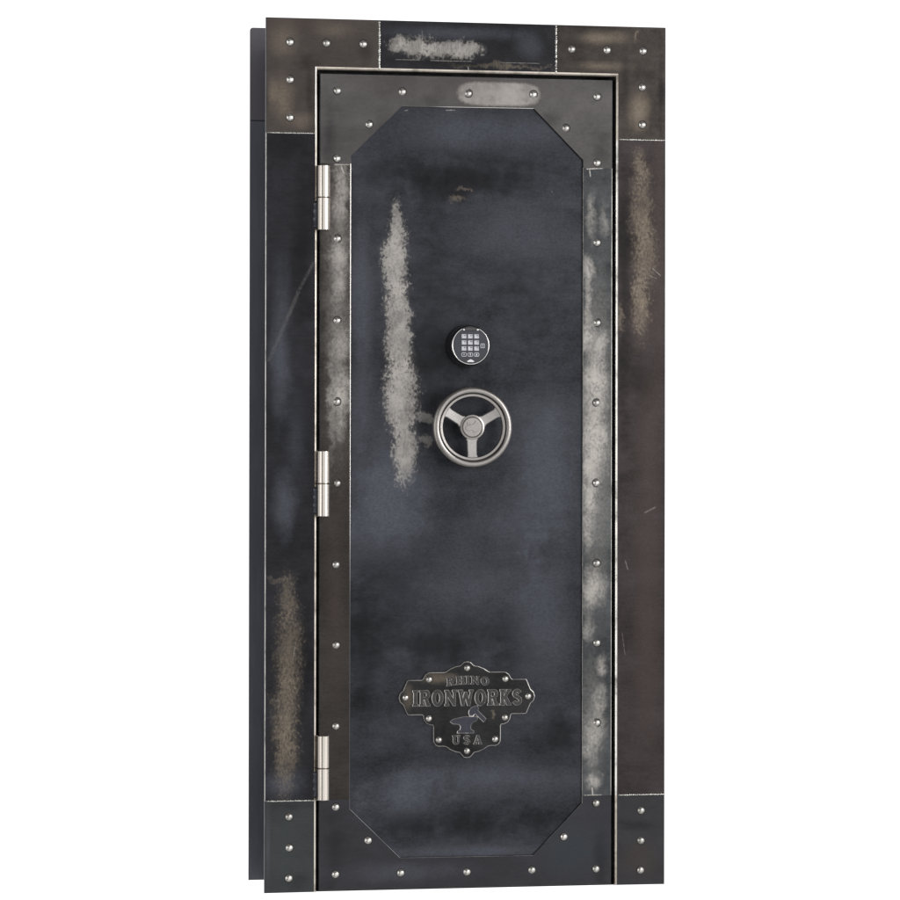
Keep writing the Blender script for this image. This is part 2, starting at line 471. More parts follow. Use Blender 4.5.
M['rear'] = painted('rear', (.135, .141, .168), .5)
M['edge_bright'] = edge_mat('edge_bright', (.80, .77, .73), (.20, .19, .18), .30, .58)
M['badge_edge'] = edge_mat('badge_edge', (.50, .48, .455), (.16, .16, .16), .28, .6, rough=.42)
M['edge_lip'] = edge_mat('edge_lip', (.66, .60, .53), (.30, .26, .22), .3, .6, rough=.34)
M['edge_dull'] = edge_mat('edge_dull', (.085, .085, .09), (.04, .04, .045), .35, .7)
M['edge_left_strip'] = edge_mat('edge_left_strip', (.75, .72, .68), (.10, .10, .105), .2, .5, zr=(.86, 1.9, .18))
M['edge_top_plate'] = edge_mat('edge_top_plate', (.85, .83, .80), (.17, .165, .165), .2, .45, xr=(-.07, .19, .03))
M['edge_lit'] = edge_mat('edge_lit', (.20, .205, .22), (.07, .07, .075), .3, .62, rough=.5)  # reflected light painted into the bottom plate's inner edges
M['gap_black'] = plain('gap_black', (.012, .012, .013), .6, 0.0)
M['steel_side'] = plain('steel_side', (.05, .05, .055), .45, 1.0)
M['weld'] = plain('weld', (.66, .63, .58), .3, 1.0, .8, 420, .6)
M['weld_dark'] = plain('weld_dark', (.07, .073, .085), .34, 1.0, .4, 70, .3)
M['rivet_shade'] = plain('rivet_shade', (.022, .02, .018), .5, .5)  # dark colour painting the shade round each rivet's foot
g = G('nickel')
rnd = g.n('ShaderNodeObjectInfo').outputs['Random']
tar = g.remap(g.noise(160, (1, 1, 1), 3, .6), .42, .62)
tone_ = g.mix(rnd, (.84, .81, .77), (.60, .58, .55))
g.principled(g.mix(g.math('MULTIPLY', tar, g.math('MULTIPLY_ADD', rnd, .35, .1)), tone_, (.24, .21, .18)), g.math('MULTIPLY_ADD', rnd, .1, .2), 1.0)
M['nickel'] = g.m
M['hinge_steel'] = plain('hinge_steel', (.66, .61, .555), .25, 1.0, .12, 200, .10, stretch=(1, 1, .05))
M['cast_nickel'] = plain('cast_nickel', (.345, .325, .31), .33, 1.0, .3, 420, .10)
M['cast_groove'] = plain('cast_groove', (.07, .066, .062), .5, 1.0)
M['spoke_nickel'] = plain('spoke_nickel', (.39, .375, .365), .42, 1.0, .35, 420, .12)
M['lock_black'] = plain('lock_black', (.018, .018, .02), .16, 0.0, spec=.7, coat=.6)
M['lock_face'] = plain('lock_face', srgb(50, 51, 60), .42, 0.0)
M['chrome'] = plain('chrome', (.85, .84, .82), .12, 1.0)
M['key_grey'] = plain('key_grey', srgb(198, 198, 206), .45, 0.0, var=.04)
M['key_dark'] = plain('key_dark', srgb(42, 43, 52), .4, 0.0)
M['ink_white'] = plain('ink_white', (.86, .86, .88), .5, 0.0, var=.02)
M['ink_black'] = plain('ink_black', (.03, .03, .04), .5, 0.0)
M['letter_face'] = plain('letter_face', srgb(70, 69, 69), .42, 1.0, .3, 300, .25)
M['letter_edge'] = plain('letter_edge', (.74, .72, .70), .3, 1.0, .2, 300, .25)
M['emblem_face'] = plain('emblem_face', srgb(66, 67, 74), .42, 1.0, .2, 300, .15)
M['jamb_steel'] = plain('jamb_steel', (.04, .04, .045), .5, 1.0)

# ------------------------------------------------------------------ mesh helpers
def link(name, bm, mats, parent=None, smooth=False, loc=None):
    me = bpy.data.meshes.new(name)
    bm.normal_update()
    bm.to_mesh(me); bm.free()
    for m in (mats if isinstance(mats, (list, tuple)) else [mats]):
        me.materials.append(M[m])
    if smooth:
        me.polygons.foreach_set('use_smooth', [True] * len(me.polygons))
    o = bpy.data.objects.new(name, me)
    COL.objects.link(o)
    if parent is not None:
        o.parent = parent
    if loc is not None:
        o.location = loc
    return o


def inset(pts, d):
    """Move every edge of a CCW outline inwards by its own distance."""
    n = len(pts); out = []
    for i in range(n):
        p, q, r = Vector(pts[i - 1]), Vector(pts[i]), Vector(pts[(i + 1) % n])
        e1, e2 = (q - p).normalized(), (r - q).normalized()
        n1, n2 = Vector((-e1.y, e1.x)), Vector((-e2.y, e2.x))
        d1, d2 = d[i - 1], d[i]
        cr = e1.x * e2.y - e1.y * e2.x
        if abs(cr) < 1e-4:
            out.append(q + (n1 + n2).normalized() * (d1 + d2) / 2)
            continue
        a, b = q + n1 * d1, q + n2 * d2
        t = ((b - a).x * e2.y - (b - a).y * e2.x) / cr
        out.append(a + e1 * t)
    return out


def plate_bm(pts, y0, y1, c=.0012, edge_slot=1, steps=1, side_slot=2):
    """Solid from a CCW (x, z) outline: front face at y0, back at y1, front edges rounded.
    c and edge_slot may be one value or one per edge (edge i runs from point i to i + 1)."""
    n = len(pts)
    cs = c if isinstance(c, (list, tuple)) else [c] * n
    es = edge_slot if isinstance(edge_slot, (list, tuple)) else [edge_slot] * n
    bm = bmesh.new()
    rings = []
    for k in range(steps + 1):
        a = k / steps * PI / 2
        fi, fd = (1 - math.sin(a), 1 - math.cos(a)) if steps > 1 else ((1, 0), (0, 1))[k]
        ip = inset(pts, [x * fi for x in cs])
        dv = [max(cs[i - 1], cs[i]) * fd for i in range(n)]
        rings.append([bm.verts.new((p[0], y0 + dd, p[1])) for p, dd in zip(ip, dv)])
    rings.append([bm.verts.new((p[0], y1, p[1])) for p in pts])
    bm.faces.new(rings[0]).material_index = 0
    for k in range(len(rings) - 1):
        for i in range(n):
            j = (i + 1) % n
            vs = [rings[k][i], rings[k + 1][i], rings[k + 1][j], rings[k][j]]
            if k < len(rings) - 2 and cs[i] == 0:
                vs_ = []
                for v in vs:
                    if all((v.co - w.co).length > 1e-7 for w in vs_):
                        vs_.append(v)
                if len(vs_) < 3:
                    continue
            try:
                f = bm.faces.new(vs)
            except ValueError:
                continue
            f.material_index = side_slot if (k == len(rings) - 2 or cs[i] == 0) else es[i]
    bm.faces.new(list(reversed(rings[-1]))).material_index = side_slot
    bmesh.ops.recalc_face_normals(bm, faces=bm.faces)
    return bm


def sharpen(bm, deg=32):
    for e_ in bm.edges:
        if len(e_.link_faces) == 2 and e_.calc_face_angle(0) > math.radians(deg):
            e_.smooth = False


def lathe_bm(profile, seg=48, close=False, smooth=True, slots=None):
    """Turn a profile of (radius, y) pairs round the Y axis."""
    bm = bmesh.new(); rings = []
    for (r, y) in profile:
        if r < 1e-6:
            rings.append([bm.verts.new((0, y, 0))])
        else:
            rings.append([bm.verts.new((r * math.cos(2 * PI * k / seg), y, r * math.sin(2 * PI * k / seg))) for k in range(seg)])
    pairs = list(zip(range(len(rings) - 1), range(1, len(rings))))
    if close:
        pairs.append((len(rings) - 1, 0))
    for pi, (a, b) in enumerate(pairs):
        A, B = rings[a], rings[b]
        for k in range(seg):
            j = (k + 1) % seg
            if len(A) == 1 and len(B) == 1:
                continue
            if len(A) == 1:
                f = bm.faces.new((A[0], B[k], B[j]))
            elif len(B) == 1:
                f = bm.faces.new((A[k], B[0], A[j]))
            else:
                f = bm.faces.new((A[k], B[k], B[j], A[j]))
            f.smooth = smooth
            if slots:
                f.material_index = slots[pi]
    bmesh.ops.recalc_face_normals(bm, faces=bm.faces)
    sharpen(bm)
    return bm


def part_empty(name, parent, loc=(0, 0, 0)):
    o = bpy.data.objects.new(name, None); COL.objects.link(o)
    o.parent = parent; o.location = loc
    o.empty_display_size = .05
    return o


# ------------------------------------------------------------------ the door
door_root = bpy.data.objects.new('vault_door', None); COL.objects.link(door_root)
door_root.empty_display_size = .2
door_root['label'] = 'tall dark weathered steel vault door with riveted border, round keypad, handwheel and name plate'
door_root['category'] = 'vault door'
door_root['kind'] = 'thing'

# --- rivets -------------------------------------------------------
def rivet_bm(r=.0090, rim=52):
    # a low spherical head in a flat dark ring that paints its shade
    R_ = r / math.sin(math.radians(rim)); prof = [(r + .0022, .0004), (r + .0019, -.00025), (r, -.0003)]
    n = 8
    for k in range(n + 1):
        a = math.radians(rim) * (1 - k / n)
        prof.append((R_ * math.sin(a) if k < n else 0.0, -.0003 - R_ * (math.cos(a) - math.cos(math.radians(rim)))))
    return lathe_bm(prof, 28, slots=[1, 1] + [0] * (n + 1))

rivet0 = None
def rivet(x, y, z, parent, small=False):
    global rivet0, rivet1
    if rivet0 is None:
        rivet0 = link('rivet', rivet_bm(), ['nickel', 'rivet_shade'], parent, False, (x, y, z))
        rivet0.rotation_euler = (0, 0, 0)
        return rivet0
    o = rivet0.copy(); COL.objects.link(o)
    o.parent = parent; o.location = (x + random.uniform(-.0006, .0006), y, z + random.uniform(-.0006, .0006))
    o.rotation_euler = (random.uniform(-.09, .09), random.uniform(0, 6), random.uniform(-.09, .09))
    if small:
        o.scale = (.86, .9, .86)
    return o

# --- frame --------------------------------------------------------
FB = .0092                # thickness of the frame's face plates
LT = .0088
C, L = .0013, .0062      # sharp edge, rounded lip round the opening
SX, SZT, SZB = .2228, 1.853, .2240
fslots = lambda face: [face, 'edge_bright', 'gap_black', 'edge_lip', 'edge_dull', 'steel_side']

def frame_piece(name, pts, cs, es, face):
    # slots: 0 face, 1 bright edge, 2 side, 3 lip, 4 dull edge
    bm = plate_bm(pts, 0, FB, cs, es, 4, 2)
    for f in bm.faces:                         # outer sides are plain steel, the opening's sides black
        c = f.calc_center_median()
        if f.material_index == 2 and (abs(c.x) > HW - .001 or c.z > H - .001 or c.z < .001):
            f.material_index = 5
    return link(name, bm, fslots(face), door_root)

frame_piece('frame_side', [(-HW, SZB), (-OPX, SZB), (-OPX, SZT), (-HW, SZT)], [0, L, 0, C], [1, 3, 1, 1], 'left_side')
frame_piece('frame_side', [(OPX, SZB), (HW, SZB), (HW, SZT), (OPX, SZT)], [0, C, 0, L], [1, 4, 1, 1], 'right_side')
frame_piece('frame_head', [(-SX, OPZ), (SX, OPZ), (SX, H), (-SX, H)], [LT, 0, C, 0], [3, 1, 4, 1], 'head')
ctl = frame_piece('corner_plate', [(-HW, SZT), (-OPX, SZT), (-OPX, OPZ), (-SX, OPZ), (-SX, H), (-HW, H)],
                  [0, L, LT, 0, C, C], [1, 3, 3, 1, 4, 4], 'corner_tl')
ctr = frame_piece('corner_plate', [(OPX, SZT), (HW, SZT), (HW, H), (SX, H), (SX, OPZ), (OPX, OPZ)],
                  [0, C, C, 0, LT, L], [1, 4, 4, 1, 3, 3], 'corner_tr')
cbl = frame_piece('corner_plate', [(-HW, 0), (-OPX, 0), (-OPX, SZB), (-HW, SZB)], [C, L, 0, C], [4, 3, 1, 4], 'corner_bl')
cbr = frame_piece('corner_plate', [(OPX, 0), (HW, 0), (HW, SZB), (OPX, SZB)], [C, C, 0, L], [4, 4, 1, 3], 'corner_br')
ctl['label'] = 'warm brown grey plate at the top hinge corner'
ctr['label'] = 'mottled brown plate at the top right corner'
cbl['label'] = 'greenish grey plate at the bottom hinge corner'

RY = 0.0
for s, plate in ((-1, ctl), (1, ctr)):
    for ax, z in ((.4445, 2.0752), (.3538, 2.0750), (.2625, 2.0752), (.4442, 1.9842), (.4442, 1.8915)):
        rivet(s * ax, RY, z, plate)
for s, plate in ((-1, cbl), (1, cbr)):
    for z in (.185, .1098, .036):
        rivet(s * .4438, RY, z, plate)


def weld_bm(p, q, w=.0024, h=.0016, step=.0042, wild=.22):
    """A lumpy bead laid along a seam in the frame's face."""
    bm = bmesh.new()
    p, q = Vector((p[0], 0, p[1])), Vector((q[0], 0, q[1]))
    L_ = (q - p).length; d = (q - p) / L_; s = Vector((-d.z, 0, d.x))
    n = max(6, int(L_ / step * 3)); ph = random.uniform(0, 6); rows = []
    for k in range(n + 1):
        t = k / n
        lump = .74 + .26 * math.cos(t * L_ / step * 2 * PI + ph) + random.uniform(-wild, wild)
        end = min(1, t * 30, (1 - t) * 30)
        ww, hh = w * lump * (.4 + .6 * end), h * lump * end
        off = s * (random.uniform(-.0005, .0005))
        row = []
        for a in range(7):
            ang = a / 6 * PI
            row.append(bm.verts.new(p + d * (t * L_) + off + s * (ww * math.cos(ang)) + Vector((0, .0006 - (hh + .0006) * math.sin(ang), 0))))
        rows.append(row)
    for k in range(n):
        for a in range(6):
            bm.faces.new((rows[k][a], rows[k][a + 1], rows[k + 1][a + 1], rows[k + 1][a]))
    bmesh.ops.recalc_face_normals(bm, faces=bm.faces)
    return bm

for parent, p, q in (
    (ctl, (-HW + .002, SZT), (-OPX - .004, SZT)), (ctl, (-SX, OPZ + .004), (-SX, H - .001)),
    (ctr, (OPX + .006, SZT), (HW - .001, SZT)), (ctr, (SX, OPZ + .006), (SX, H - .001)),
    (cbl, (-HW + .002, SZB), (-OPX - .003, SZB)), (cbr, (OPX + .009, SZB), (HW - .001, SZB)),
):
    up = abs(p[0] - q[0]) < 1e-6
    link('weld_bead', weld_bm(p, q, .0031 if up else .0023, .0022 if up else .0015, .0052 if up else .0042, .5 if up else .25), 'weld', parent, True)

# --- body of the frame behind the face, and the flange on the far side of the wall
xi, xo, zi, zo = OPX + .0003, .455, OPZ + .0003, 2.085
pts = [(-xo, 0), (-xi, 0), (-xi, zi), (xi, zi), (xi, 0), (xo, 0), (xo, zo), (-xo, zo)]
link('jamb', plate_bm(pts, FB + .0005, .2465, .0008, 1, 1, 2), ['jamb_steel', 'jamb_steel', 'gap_black'], door_root)
RF = .0012
pts = [(-HW, .0045), (-.37, .0045), (-.37, 2.0), (.37, 2.0), (.37, .0045), (HW, .0045)]
for k in range(5):
    a = k / 4 * PI / 2
    pts.append((HW - .007 + .007 * math.cos(a), H - .005 + .007 * math.sin(a)))
for k in range(5):
    a = PI / 2 + k / 4 * PI / 2
    pts.append((-HW + .007 + .007 * math.cos(a), H - .005 + .007 * math.sin(a)))
rf = link('rear_flange', plate_bm(pts, .247, .2535, RF, 1, 1, 2), ['rear', 'edge_dull', 'steel_side'], door_root)
# sill under the door
link('threshold', plate_bm([(-OPX + .0005, 0), (OPX - .0005, 0), (OPX - .0005, .0018), (-OPX + .0005, .0018)], .012, .2, .0004, 1, 1, 2),
     ['steel_side', 'steel_side', 'gap_black'], door_root)

# --- door leaf ----------------------------------------------------
leaf = link('door_leaf', plate_bm([(DX0, DZ0), (DX1, DZ0), (DX1, DZ1), (DX0, DZ1)], PANEL_Y, .13, .001, 1, 1, 2),
            ['panel', 'edge_dull', 'gap_black'], door_root)
BY = .0006
e = .0004
IX0, IX1 = -.2928, .2918
zT, zB = 1.7808, .2240
bslots = lambda face, ed: [face, ed, 'gap_black', 'edge_dull', 'edge_bright']
ls = link('border_strip', plate_bm([(DX0 + e, zB), (IX0, zB), (IX0, zT), (DX0 + e, zT)], BY, PANEL_Y + .001, [0, .0014, 0, .001], [1, 1, 1, 3], 2, 2),
          bslots('left_strip', 'edge_left_strip'), leaf)
rs = link('border_strip', plate_bm([(IX1, zB), (DX1 - e, zB), (DX1 - e, zT), (IX1, zT)], BY, PANEL_Y + .001, [0, .0014, 0, .0014], [1, 1, 1, 1], 2, 2),
          bslots('right_strip', 'edge_bright'), leaf)
rs['label'] = 'border strip rubbed bright along most of its length'
cT = [0, .001, .0012, .0014, .0012, .001, 0, .001, .001, .001]
tp = link('border_plate', plate_bm([(DX0 + e, zT), (IX0, zT), (IX0, 1.7990), (-.1655, 1.9232), (.1660, 1.9245), (IX1, 1.7995), (IX1, zT), (DX1 - e, zT), (DX1 - e, DZ1 - e), (DX0 + e, DZ1 - e)],
          BY, PANEL_Y + .001, cT, [1, 3, 3, 1, 3, 3, 1, 3, 3, 3], 2, 2), bslots('top_plate', 'edge_top_plate'), leaf)
cB = [.001, .001, 0, .0012, .0012, .0014, .0012, .0012, 0, .001]
bp = link('border_plate', plate_bm([(DX0 + e, DZ0 + e), (DX1 - e, DZ0 + e), (DX1 - e, zB), (IX1, zB), (IX1, .2060), (.1675, .0790), (-.1670, .0800), (IX0, .2020), (IX0, zB), (DX0 + e, zB)],
          BY, PANEL_Y + .001, cB, [3, 3, 1, 4, 1, 1, 1, 1, 1, 3], 2, 2), bslots('bottom_plate', 'edge_lit'), leaf)

for s in (-1, 1):
    for z in (1.9593, 1.7942, 1.5967, 1.3969, 1.1988, .9993, .8002, .6027, .4043, .2057, .0425):
        rivet(s * (.3276 if z > .9 else .3285) + .0008, BY, z, leaf)
    for z in (1.9600, .0418):
        rivet(s * .1655, BY, z, leaf)
    for z in (1.8777, .1234):
        rivet(s * .2475, BY, z, leaf)
for z in (1.9592, .0412):
    rivet(.0003, BY, z, leaf)

# --- hinges -------------------------------------------------------
def knuckle_bm(r, z0, z1, seg=32):
    bm = bmesh.new(); c = .0012; rings = []
    for rr, z in ((0, z0), (r - c, z0), (r, z0 + c), (r, z1 - c), (r - c, z1), (0, z1)):
        if rr == 0:
            rings.append([bm.verts.new((0, 0, z))])
        else:
            rings.append([bm.verts.new((rr * math.cos(2 * PI * k / seg), rr * math.sin(2 * PI * k / seg), z)) for k in range(seg)])
    for a, b in zip(rings, rings[1:]):
        for k in range(seg):
            j = (k + 1) % seg
            if len(a) == 1:
                bm.faces.new((a[0], b[j], b[k]))
            elif len(b) == 1:
                bm.faces.new((a[k], a[j], b[0]))
            else:
                f = bm.faces.new((a[k], a[j], b[j], b[k])); f.smooth = len(a) == seg and abs(a[0].co.x - b[0].co.x) < 1e-6
    bmesh.ops.recalc_face_normals(bm, faces=bm.faces)
    sharpen(bm, 20)
    return bm

HR = .0164
def hinge(x, z0, zs, z1):
    # pin, seen as the dark line between the two knuckles
    pin = link('hinge', knuckle_bm(HR - .0022, z0 + .01, z1 - .01), 'cast_groove', door_root, False, (x, -.0095, 0))
    link('knuckle', knuckle_bm(HR, z0, zs - .0008), 'hinge_steel', pin)
    link('knuckle', knuckle_bm(HR, zs + .0008, z1), 'hinge_steel', pin)
    # weld between the lower knuckle and the frame, with its uneven toe
    bm = bmesh.new(); rows = []; n = 60
    for k in range(n + 1):
        t = k / n; z = z0 + .002 + (zs - z0 - .008) * t
        end = min(1, t * 9, (1 - t) * 9) ** .5
        wv = (.0105 + .0012 * math.sin(k * .37) + random.uniform(-.0003, .0003)) * end
        row = []
        for a in range(7):
            u_ = a / 6
            xx = -HR * .75 - wv * u_
            yy = .0105 - .0105 * (1 - u_) ** 1.6 * end - .0012 * math.sin(u_ * PI) * (1 + .2 * math.sin(k * .8)) - (.0009 * end if a >= 5 else 0)
            if a == 6:
                yy = .0102
            row.append(bm.verts.new((xx, yy, z)))
        rows.append(row)
    for k in range(n):
        for a in range(6):
            bm.faces.new((rows[k][a], rows[k][a + 1], rows[k + 1][a + 1], rows[k + 1][a]))
    bmesh.ops.recalc_face_normals(bm, faces=bm.faces)
    link('weld_bead', bm, 'weld_dark', pin, True)
    return pin

hinge(-.3635, 1.6165, 1.6960, 1.7745)
hinge(-.3625, .9175, .9978, 1.0775)
hinge(-.3615, .2250, .3032, .3828)

# --- outlines raised from a face (letters, emblems) ---------------
def raised(name, loops_list, y, parent, mats, depth=.0016, bev=.0007, smoothish=False):
    """Cut-out shapes lying in the XZ plane: flat front, bright bevelled edges."""
    cu = bpy.data.curves.new(name, 'CURVE'); cu.dimensions = '2D'; cu.fill_mode = 'BOTH'
    cu.extrude = depth / 2; cu.bevel_depth = bev; cu.bevel_resolution = 0
    for loop in loops_list:
        sp = cu.splines.new('POLY'); sp.points.add(len(loop) - 1)
        for pt, (x, z) in zip(sp.points, loop):
            pt.co = (x, z, 0, 1)
        sp.use_cyclic_u = True
    tmp = bpy.data.objects.new(name, cu); COL.objects.link(tmp)
    dg = bpy.context.evaluated_depsgraph_get()
    me = bpy.data.meshes.new_from_object(tmp.evaluated_get(dg))
    bpy.data.objects.remove(tmp); bpy.data.curves.remove(cu)
    me.transform(Matrix(((1, 0, 0, 0), (0, 0, -1, y - depth / 2), (0, 1, 0, 0), (0, 0, 0, 1))))
    me.materials.clear()
    for m in mats:
        me.materials.append(M[m])
    for p in me.polygons:
        p.material_index = 0 if abs(p.normal.y) > .96 else 1
        p.use_smooth = False
    me.name = name
    o = bpy.data.objects.new(name, me); COL.objects.link(o)
    o.parent = parent
    return o


def ell(cx, cy, rx, ry, n=28):
    return [(cx + rx * math.cos(2 * PI * k / n), cy + ry * math.sin(2 * PI * k / n)) for k in range(n)]


def stroke(pts, w):
    """Outline of a thick line through pts (w: width or one per point)."""
    n = len(pts); ws = w if isinstance(w, list) else [w] * n
    a, b = [], []
    for i, p in enumerate(pts):
        q0, q1 = Vector(pts[max(0, i - 1)]), Vector(pts[min(n - 1, i + 1)])
        d = (q1 - q0).normalized(); nn = Vector((-d.y, d.x)) * ws[i] / 2
        a.append((p[0] + nn.x, p[1] + nn.y)); b.append((p[0] - nn.x, p[1] - nn.y))
    return a + b[::-1]


def s_line():
    pts = []
    for k in range(11):
        a = math.radians(20 + 250 * k / 10)
        pts.append((.30 + .21 * math.cos(a), .73 + .19 * math.sin(a)))
    for k in range(1, 12):
        a = math.radians(90 - 250 * k / 11)
        pts.append((.30 + .22 * math.cos(a), .29 + .20 * math.sin(a)))
    return pts

GLYPH = {   # outlines on a unit-high body: (width, loops)
    'I': (.34, [[(0, 0), (.34, 0), (.34, .10), (.28, .13), (.28, .87), (.34, .90), (.34, 1), (0, 1), (0, .90), (.06, .87), (.06, .13), (0, .10)]]),
    'R': (.74, [[(0, 0), (.32, 0), (.32, .10), (.26, .13), (.26, .42), (.34, .42), (.46, 0), (.74, 0), (.74, .10), (.66, .13), (.54, .47), (.67, .57), (.71, .72), (.67, .89), (.55, 1), (0, 1), (0, .90), (.05, .87), (.05, .13), (0, .10)],
                [(.26, .56), (.26, .87), (.40, .87), (.47, .80), (.47, .64), (.40, .56)]]),
    'O': (.76, [ell(.38, .5, .38, .52), ell(.38, .5, .15, .34)[::-1]]),
    'N': (.80, [[(0, 0), (.28, 0), (.28, .10), (.21, .13), (.21, .58), (.58, 0), (.73, 0), (.73, .87), (.80, .90), (.80, 1), (.52, 1), (.52, .90), (.59, .87), (.59, .44), (.24, 1), (0, 1), (0, .90), (.07, .87), (.07, .13), (0, .10)]]),
    'W': (1.04, [[(0, 1), (0, .90), (.06, .87), (.23, 0), (.40, 0), (.52, .46), (.64, 0), (.81, 0), (.98, .87), (1.04, .90), (1.04, 1), (.77, 1), (.77, .90), (.84, .87), (.73, .40), (.60, .86), (.44, .86), (.31, .40), (.24, .87), (.31, .90), (.31, 1)][::-1]]),
    'K': (.76, [[(0, 0), (.32, 0), (.32, .10), (.26, .13), (.26, .40), (.48, 0), (.76, 0), (.76, .10), (.69, .13), (.45, .55), (.66, .87), (.73, .90), (.73, 1), (.45, 1), (.45, .90), (.26, .58), (.26, .87), (.32, .90), (.32, 1), (0, 1), (0, .90), (.05, .87), (.05, .13), (0, .10)]]),
    'S': (.60, [stroke(s_line(), .20)]),
    'H': (.78, [[(0, 0), (.32, 0), (.32, .10), (.26, .13), (.26, .43), (.52, .43), (.52, .13), (.46, .10), (.46, 0), (.78, 0), (.78, .10), (.73, .13), (.73, .87), (.78, .90), (.78, 1), (.46, 1), (.46, .90), (.52, .87), (.52, .58), (.26, .58), (.26, .87), (.32, .90), (.32, 1), (0, 1), (0, .90), (.05, .87), (.05, .13), (0, .10)]]),
    'U': (.74, [[(0, 1), (0, .90), (.06, .87), (.06, .26), (.14, .08), (.26, 0), (.46, 0), (.60, .08), (.67, .26), (.67, .87), (.74, .90), (.74, 1), (.46, 1), (.46, .90), (.53, .87), (.53, .28), (.45, .15), (.35, .14), (.27, .26), (.27, .87), (.33, .90), (.33, 1)][::-1]]),
    'A': (.80, [[(0, 0), (.28, 0), (.28, .10), (.23, .13), (.26, .26), (.50, .26), (.53, .13), (.48, .10), (.48, 0), (.80, 0), (.80, .10), (.75, .13), (.50, 1), (.30, 1), (.06, .13), (0, .10)],
                [(.30, .40), (.38, .74), (.46, .40)][::-1]]),
}


def word_loops(word, x0, x1, z0, z1, gap=.11, arch=0.0, heights=None):
    tw = sum(GLYPH[c][0] for c in word) + gap * (len(word) - 1)
    sx = (x1 - x0) / tw; loops = []; u_ = 0.0
    xm = (x0 + x1) / 2
    for i, c in enumerate(word):
        w, ls_ = GLYPH[c]
        hz = heights[i] if heights else 1.0
        for lp in ls_:
            out = []
            for (a, b) in lp:
                x = x0 + (u_ + a) * sx
                z = z0 + b * (z1 - z0) * hz
                z += arch * (1 - ((x - xm) / ((x1 - x0) / 2)) ** 2)
                out.append((x, z))
            loops.append(out)
        u_ += w + gap
    return loops

# --- name plate ---------------------------------------------------
def arc(cx, cz, r, a0, a1, n=8):
    return [(cx + r * math.cos(math.radians(a0 + (a1 - a0) * k / n)), cz + r * math.sin(math.radians(a0 + (a1 - a0) * k / n))) for k in range(n + 1)]

right = []       # right half of the outline, from the bottom tip to the top one (counter-clockwise)
right += [(0, .3215), (.008, .3230), (.0140, .3290), (.0185, .3345), (.030, .3368), (.0430, .3425), (.0520, .3490), (.0600, .3508), (.0720, .3505), (.0800, .3540), (.0850, .3620), (.0856, .3720)]
right += [(.0856, .4000), (.0870, .4030), (.0935, .4035), (.1030, .4080), (.1090, .4160), (.1110, .4265), (.1135, .4285), (.1470, .4285), (.1508, .4305)]
right += [(.1610, .4540), (.1690, .4610), (.1722, .4720), (.1690, .4830), (.1610, .4905), (.1512, .5140), (.1475, .5158), (.1150, .5158), (.1115, .5180)]
right += [(.1060, .5280), (.0985, .5330), (.0920, .5342), (.0570, .5342), (.0530, .5360), (.0420, .5430), (.0290, .5482), (.0190, .5500), (.0150, .5525), (.0090, .5585), (0, .5606)]
outline = right + [(-x, z) for x, z in right[-2:0:-1]]
BDY = -.0012
badge = link('name_plate', plate_bm(outline, BDY, PANEL_Y + .001, .0022, 1, 2, 1), ['badge', 'letter_edge'], door_root)
badge.data.materials[1] = M['badge_edge']
badge['label'] = 'black scalloped name plate with raised lettering and an anvil'
for x, z in ((0, .5437), (0, .3397)):
    rivet(x + .0002, BDY, z, badge, True)
for s in (-1, 1):
    for x, z in ((.0962, .5161), (.1550, .4726), (.0956, .4206), (.0708, .3668)):
        rivet(s * x, BDY, z, badge, True)
LM = ('letter_face', 'letter_edge')
raised('lettering', word_loops('RHINO', -.0520, .0545, .4995, .5195, .14, .0045), BDY, badge, LM, .0018, .0008)
raised('lettering', word_loops('IRONWORKS', -.1370, .1365, .4515, .4895, .12), BDY, badge, LM, .0022, .0012)
raised('lettering', word_loops('USA', -.0375, .0370, .3560, .3775, .36), BDY, badge, LM, .0018, .0008)

def bz(pts):
    return [((X - 474) * .00019, .421 - (Y - 225) * .00019) for X, Y in pts]
anv = [(250, 272), (275, 250), (330, 234), (440, 214), (600, 212), (607, 240), (590, 262), (545, 285), (520, 310), (513, 345), (522, 380), (556, 398), (556, 418), (345, 418), (347, 398), (378, 382), (388, 350), (383, 322), (362, 305), (285, 297)]
raised('anvil', [bz(anv)], BDY, badge, ('emblem_face', 'letter_edge'), .0020, .0016)
ham = [(492, 162), (500, 128), (525, 98), (560, 82), (606, 72), (618, 108), (606, 130), (718, 240), (688, 276), (574, 166), (548, 196), (505, 194)]
raised('hammer', [bz(ham)], BDY - .0003, badge, ('emblem_face', 'letter_edge'), .0024, .0016)

# --- handwheel ----------------------------------------------------
WX, WZ, WY = -.0030, 1.1363, -.070
wheel = part_empty('handwheel', door_root, (WX, WY, WZ))
prof = []
rc, rt = .0902, .0090                  # round outer rim
for k in range(15):
    a = math.radians(-118 + 296 * k / 14)      # from the inner front round the outside to the inner back
    prof.append((rc + rt * math.cos(a - 0), rt * math.sin(a)))
# groove and flat inner ring, closing the profile
prof2 = [(.0842, .0072), (.0760, .0060), (.0742, .0040), (.0742, -.0030), (.0756, -.0052), (.0806, -.0060), (.0817, -.0052), (.0822, -.0012), (.0840, -.0012), (.0848, -.0050)]
outer = []
for k in range(17):
    a = math.radians(-128 + 268 * k / 16)
    outer.append((rc + rt * math.cos(a), rt * math.sin(a)))
prof = prof2[:] + outer
slots = [0] * len(prof)
slots[6] = slots[7] = slots[8] = 1
bm = lathe_bm(prof, 96, True, True, slots)
link('rim', bm, ['cast_nickel', 'cast_groove'], wheel)
hubp = [(0, .052), (.0150, .052), (.0170, .050), (.0175, .020), (.0250, .0165), (.0295, .013), (.0310, .009), (.0312, .0030), (.0300, .0004), (.0262, -.0006), (.0250, .0004), (.0242, .0012), (.0238, .0002), (.0228, -.0008), (0, -.0016)]
link('hub', lathe_bm(hubp, 64), 'cast_nickel', wheel)
